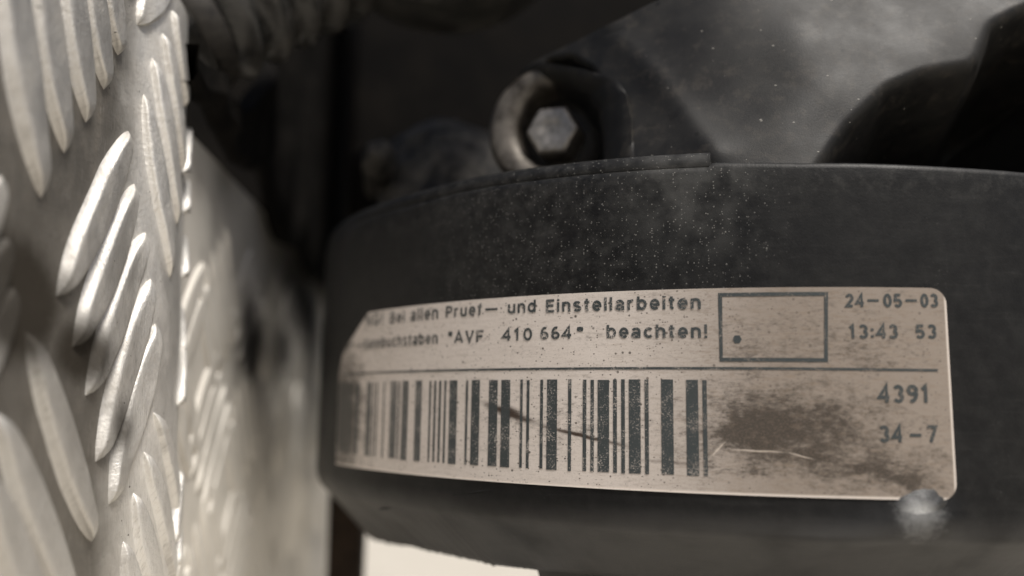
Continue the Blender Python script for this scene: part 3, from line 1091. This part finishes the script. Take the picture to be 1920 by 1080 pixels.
RIB = [[on_cast(*q) for q in l] for l in (((1120, 40), (1235, 150), (1335, 285)), ((1335, 285), (1450, 240), (1530, 170), (1500, 60)), ((1480, 230), (1700, 130), (1900, 30)))]
RIB = [[Vector((p.x, p.z)) for p in l] for l in RIB]
HOLLOW = [Vector((p.x, p.z)) for p in (on_cast(1230, 200), on_cast(1400, 190), on_cast(1560, 260))]
rows, deep = [], []
zlo, zhi = 24.0, 84.0
NZc, NXc = 150, 210
for i in range(NZc + 1):
    z = zlo + (zhi - zlo) * i / NZc
    xl = lerp_pts(OUTL, z)
    row, dp = [], []
    for k in range(8):                         # rounded edge
        t = math.pi * .5 * k / 8
        rr = 3.2
        x = xl + rr * (1 - math.sin(t))
        yb = cast_y(xl + rr, z)
        row.append(Vector((xl + rr * (1 - math.sin(t)) + .0, yb + .92 * rr * math.sin(t) * 0 + rr * (1 - math.cos(t)) * 1.6 + .9 * (rr * math.sin(t)), z)))
        dp.append(0)
    row = [Vector((row[-1].x + 1.5, row[-1].y + 22, z))] + row[::-1]
    dp = [0] + dp
    for j in range(1, NXc + 1):
        x = xl + 3.2 + (105 - xl - 3.2) * (j / NXc) ** 1.15
        y = cast_y(x, z)
        P = Vector((x, z))
        h = 0
        for kk, l in enumerate(RIB):
            dd = min(segd(P, a, b) for a, b in zip(l, l[1:]))
            h += (.6, .45, .3)[kk] * math.exp(-(dd / (3.2, 4.0, 5.0)[kk]) ** 2)
        for c, (q, rad) in zip(HOLLOW, ((-.8, 6), (-1.0, 7.5), (-.5, 8))):
            h += q * math.exp(-((P - c).length / rad) ** 2)
        dd = min(segd(P, a, b) for a, b in zip(RIB[0], RIB[0][1:]))
        h += .28 * math.exp(-(dd / 1.5) ** 2)
        h += .10 * fbm((x, z, 0), .07, 6, 2)
        dh = sdf(HOLE, x, z)
        dr = sdf(REC, x, z)
        pit = 13 * smooth(.6, -2.2, dh) + 36 * smooth(5.5, -9.0, dr)
        row.append(Vector((x + pit * .12 * (dh < 1), y - h + pit, z)))
        dp.append(0)
    rows.append(row)
grid('casting_body', rows, M_cast, cast, sharp=70)

BUSH0, BUSH1 = -110, 92
# hex bolt in its pocket
M_steel = m_simple('dull_zinc_steel', (.20, .18, .155), (.42, .385, .34), .34, .9, metallic=.75, bump=.4, dist=.0002)
M_grub = m_simple('greasy_dark_steel', (.018, .016, .014), (.045, .040, .034), .5, .6, metallic=.3)
bolt = thing('hex_bolt', 'dull hex head bolt sunk in the dark pocket above the label', 'bolt')
ax = Vector((-.34, -.93, .02)).normalized()
bc = at_depth(1034, 243, 136.0)
a_, u_, v_ = frame_of(ax)
AF = 7.7
hexv, hexf = [], []
def ring(r, h, ph=0.0, n=6):
    return [bc + a_ * h + (u_ * math.cos(math.pi / 3 * k + ph) + v_ * math.sin(math.pi / 3 * k + ph)) * r for k in range(n)]
rc = AF / math.sqrt(3)
RG = [ring(rc * .98, -6), ring(rc, -5.0), ring(rc, -.75), ring(rc * .97, -.35), ring(rc * .90, -.05), ring(rc * .84, 0.0), ring(rc * .5, -.03), ring(rc * .42, -.12), ring(rc * .05, -.16)]
hb = grid('hex_head', RG, M_steel, bolt, closed=True, sharp=18)
md = hb.modifiers.new('bevel', 'BEVEL')
md.width = .00022
md.segments = 2
md.limit_method = 'ANGLE'
lathe('flange', bc + a_ * -5.2, ax, [(2, .2), (4.4, .3), (5.4, .05), (6.9, -.7), (7.2, -1.1), (7.2, -1.9), (6.8, -2.2), (1, -2.2)], M_grub, bolt, n=48)
lathe('shank', bc + a_ * -22, ax, [(0.1, 0), (2.9, .2), (2.9, 15)], M_grub, bolt, n=24)

M_bush = m_simple('rubbed_bushing_steel', (.030, .024, .018), (.15, .134, .115), .42, .35, metallic=.4, bump=.3, dist=.0002)
bax = Vector((-.36, -.93, .04)).normalized()
bcen = at_depth(1024, 232, 137)
ba, bu, bv = frame_of(bax)
prof = [(10.6, -14), (10.6, -2.2), (10.45, -1.2), (10.2, -.7), (9.7, -.25), (9.1, 0), (8.2, -.3), (7.4, -.8), (7.1, -1.4), (7.0, -7)]
rows = []
for (r, h) in prof:
    rows.append([bcen + ba * h + (bu * math.cos(t) + bv * math.sin(t)) * (r + .12 * noise.noise(Vector((t * 3, r, h)))) - bu * (1.7 if r < 7.9 else 1.0 if r < 8.5 else 0) for t in [math.radians(BUSH0 + (BUSH1 - BUSH0) * k / 60) for k in range(61)]])
grid('bushing', rows, M_bush, cast, sharp=60)

# ------------------------------------------------------------------ dark engine parts behind
M_dark = m_simple('oily_black_iron', (.0035, .003, .0026), (.010, .0085, .007), .75, .05, spec=.08)
M_hose = m_simple('dusty_hose_rubber', (.016, .0157, .015), (.06, .057, .052), .24, .12, bump=.3)
M_rub = m_simple('black_rubber', (.016, .016, .0162), (.04, .038, .035), .32, .3, bump=.4)
block = thing('engine_block', 'almost black engine block in deep shade behind the cover and casting', 'engine block')
box('block_body', (-47, 232, -28), (160, 300, 190), M_dark, block, 4, 1.2)
box('mounting_flange', (-38, 190, 2), (36, 232, 60), M_dark, block, 4, 1.5)
box('mounting_flange', (36, 175, 24), (150, 232, 105), M_dark, block, 4, 1.0)
M_grey = m_simple('grimy_aluminium_casting', (.006, .0056, .005), (.05, .047, .041), .6, .14)
M_mott = m_simple('greasy_mottled_casting', (.003, .0028, .0025), (.11, .10, .085), .5, .22, bump=.8, dist=.0012)
brk = thing('bracket', 'dim grimy bracket between the dark gap and the bolt pocket', 'engine bracket')
def lump(name, cen, axis, r, h, mat, parent, amp, sc, seed):
    a, u, v = frame_of(axis)
    rows = []
    for i in range(29):
        q = i / 28
        row = []
        for k in range(64):
            t = 2 * math.pi * k / 64
            rr = r * (.02 + .98 * q) * (1 + .16 * noise.noise(Vector((math.cos(t) * 1.5, math.sin(t) * 1.5, seed))))
            p = cen + (u * math.cos(t) + v * math.sin(t)) * rr + a * (h * (1 - q ** 3))
            row.append(p + a * (amp * fbm(p, sc, seed, 4)))
        rows.append(row)
    rows.append([p - a * 12 for p in rows[-1]])
    return grid(name, rows, mat, parent, closed=True)


lump('bracket_plate', at_depth(830, 330, 172), Vector((-.15, -1, .35)), 14.5, 4, M_mott, brk, 1.5, .09, 3)
lump('bracket_lug', at_depth(712, 300, 166), Vector((.1, -1, .2)), 3.6, 5, M_mott, brk, .9, .15, 8)
box('block_shoulder', (-190, 318, 20), (-50, 380, 230), M_dark, block, 4, 1.2)
M_brown = m_simple('rusty_brown_iron', (.012, .008, .0055), (.035, .024, .017), .75, .1, spec=.15)
post = thing('support_leg', 'blurred dark upright leg below the left end of the cover', 'support leg')
p0, p1 = at_depth(626, 1000, 205), at_depth(690, 1000, 205)
box('leg_bar', (p0.x, 203, -140), (p1.x, 212, -8), M_brown, post, 1.5, .5)
box('leg_foot', (p0.x - 4, 199, -146), (p1.x + 4, 216, -139.5), M_dark, post, 1)

# corrugated hose
dark_sheet = thing('added_dark_sheet', 'black sheet added to darken the area over the farther blurred tread plate', 'added dark sheet')  # made-up sheet that supplies the darkness above the far plate
rows = []
for k in range(111):
    sx = -10 + 2.5 * k
    zt = lerp_pts(TOP, sx)
    zt = (zt + lerp_pts(TOP, sx - 5) + lerp_pts(TOP, sx + 5)) / 3 + .8 * noise.noise(Vector((sx * .2, 0, 0)))
    fold = 1.1 * math.sin(sx * .22) + .8 * math.sin(sx * .51 + 1)
    sec = [(1.2, zt + 1.5), (1.6, zt + .3), (2.8, zt), (4.0, zt + .4), (4.8 + fold * .3, zt + 2)]
    ft = max(zt + 6, (.385 + .10 * smooth(20, 60, sx)) * (132 + sx) - 5)
    sec += [(4.8 + fold, zt + 2 + (ft - zt - 2) * q / 8) for q in range(1, 9)] + [(1.2 + fold * .5, ft)]
    rows.append([plate_pt(far_plan, sx, z, h) for h, z in sec])
M_dark_sheet = m_simple('matte_black_sheet', (.004, .0038, .0035), (.014, .0125, .011), .85, .12, spec=.06)
grid('dark_sheet_mesh', rows, M_dark_sheet, dark_sheet, closed=True, sharp=60)
hose = thing('corrugated_hose', 'black corrugated rubber hose dipping in at the upper left', 'hose')
c0 = at_depth(402, 22, 150)
axis = Vector((5.0, 2.6, 4.6)).normalized()
prof = [(.1, -9), (9, -9), (11.4, -8), (11.6, -3.5), (10.6, -3)]
P = 6.4
for q in range(0, 12):
    for t in range(10):
        c = math.cos(2 * math.pi * t / 10)
        prof.append((11.6 + (1.3 * c if c > 0 else .9 * c), q * P + P * t / 10))
lathe('hose_bellows', c0, axis, prof, M_hose, hose, n=72, sharp=80, wob=.012)
lathe('hose_clamp', c0 + axis * -8.2, axis, [(9, 0), (12.0, .2), (12.3, .7), (12.3, 4.0), (12.0, 4.5), (9, 4.7)], M_grub, hose, n=60)

pul = thing('round_housing', 'dark round housing whose lower rim shows at the top edge beside the hose', 'housing')
pc = at_depth(822, -262, 150)
lathe('housing_drum', pc, Vector((-.05, -1, -.12)), [(.1, 2), (18, 2), (22, 3), (24.2, 2.4), (25.4, .8), (25.6, -1), (25.6, -16), (25, -18), (.1, -18)], M_grey, pul, n=96)
lathe('housing_cap', pc, Vector((-.05, -1, -.12)), [(.1, 4.6), (9, 4.6), (10, 3.8), (10.2, 1.5)], M_rub, pul, n=48)
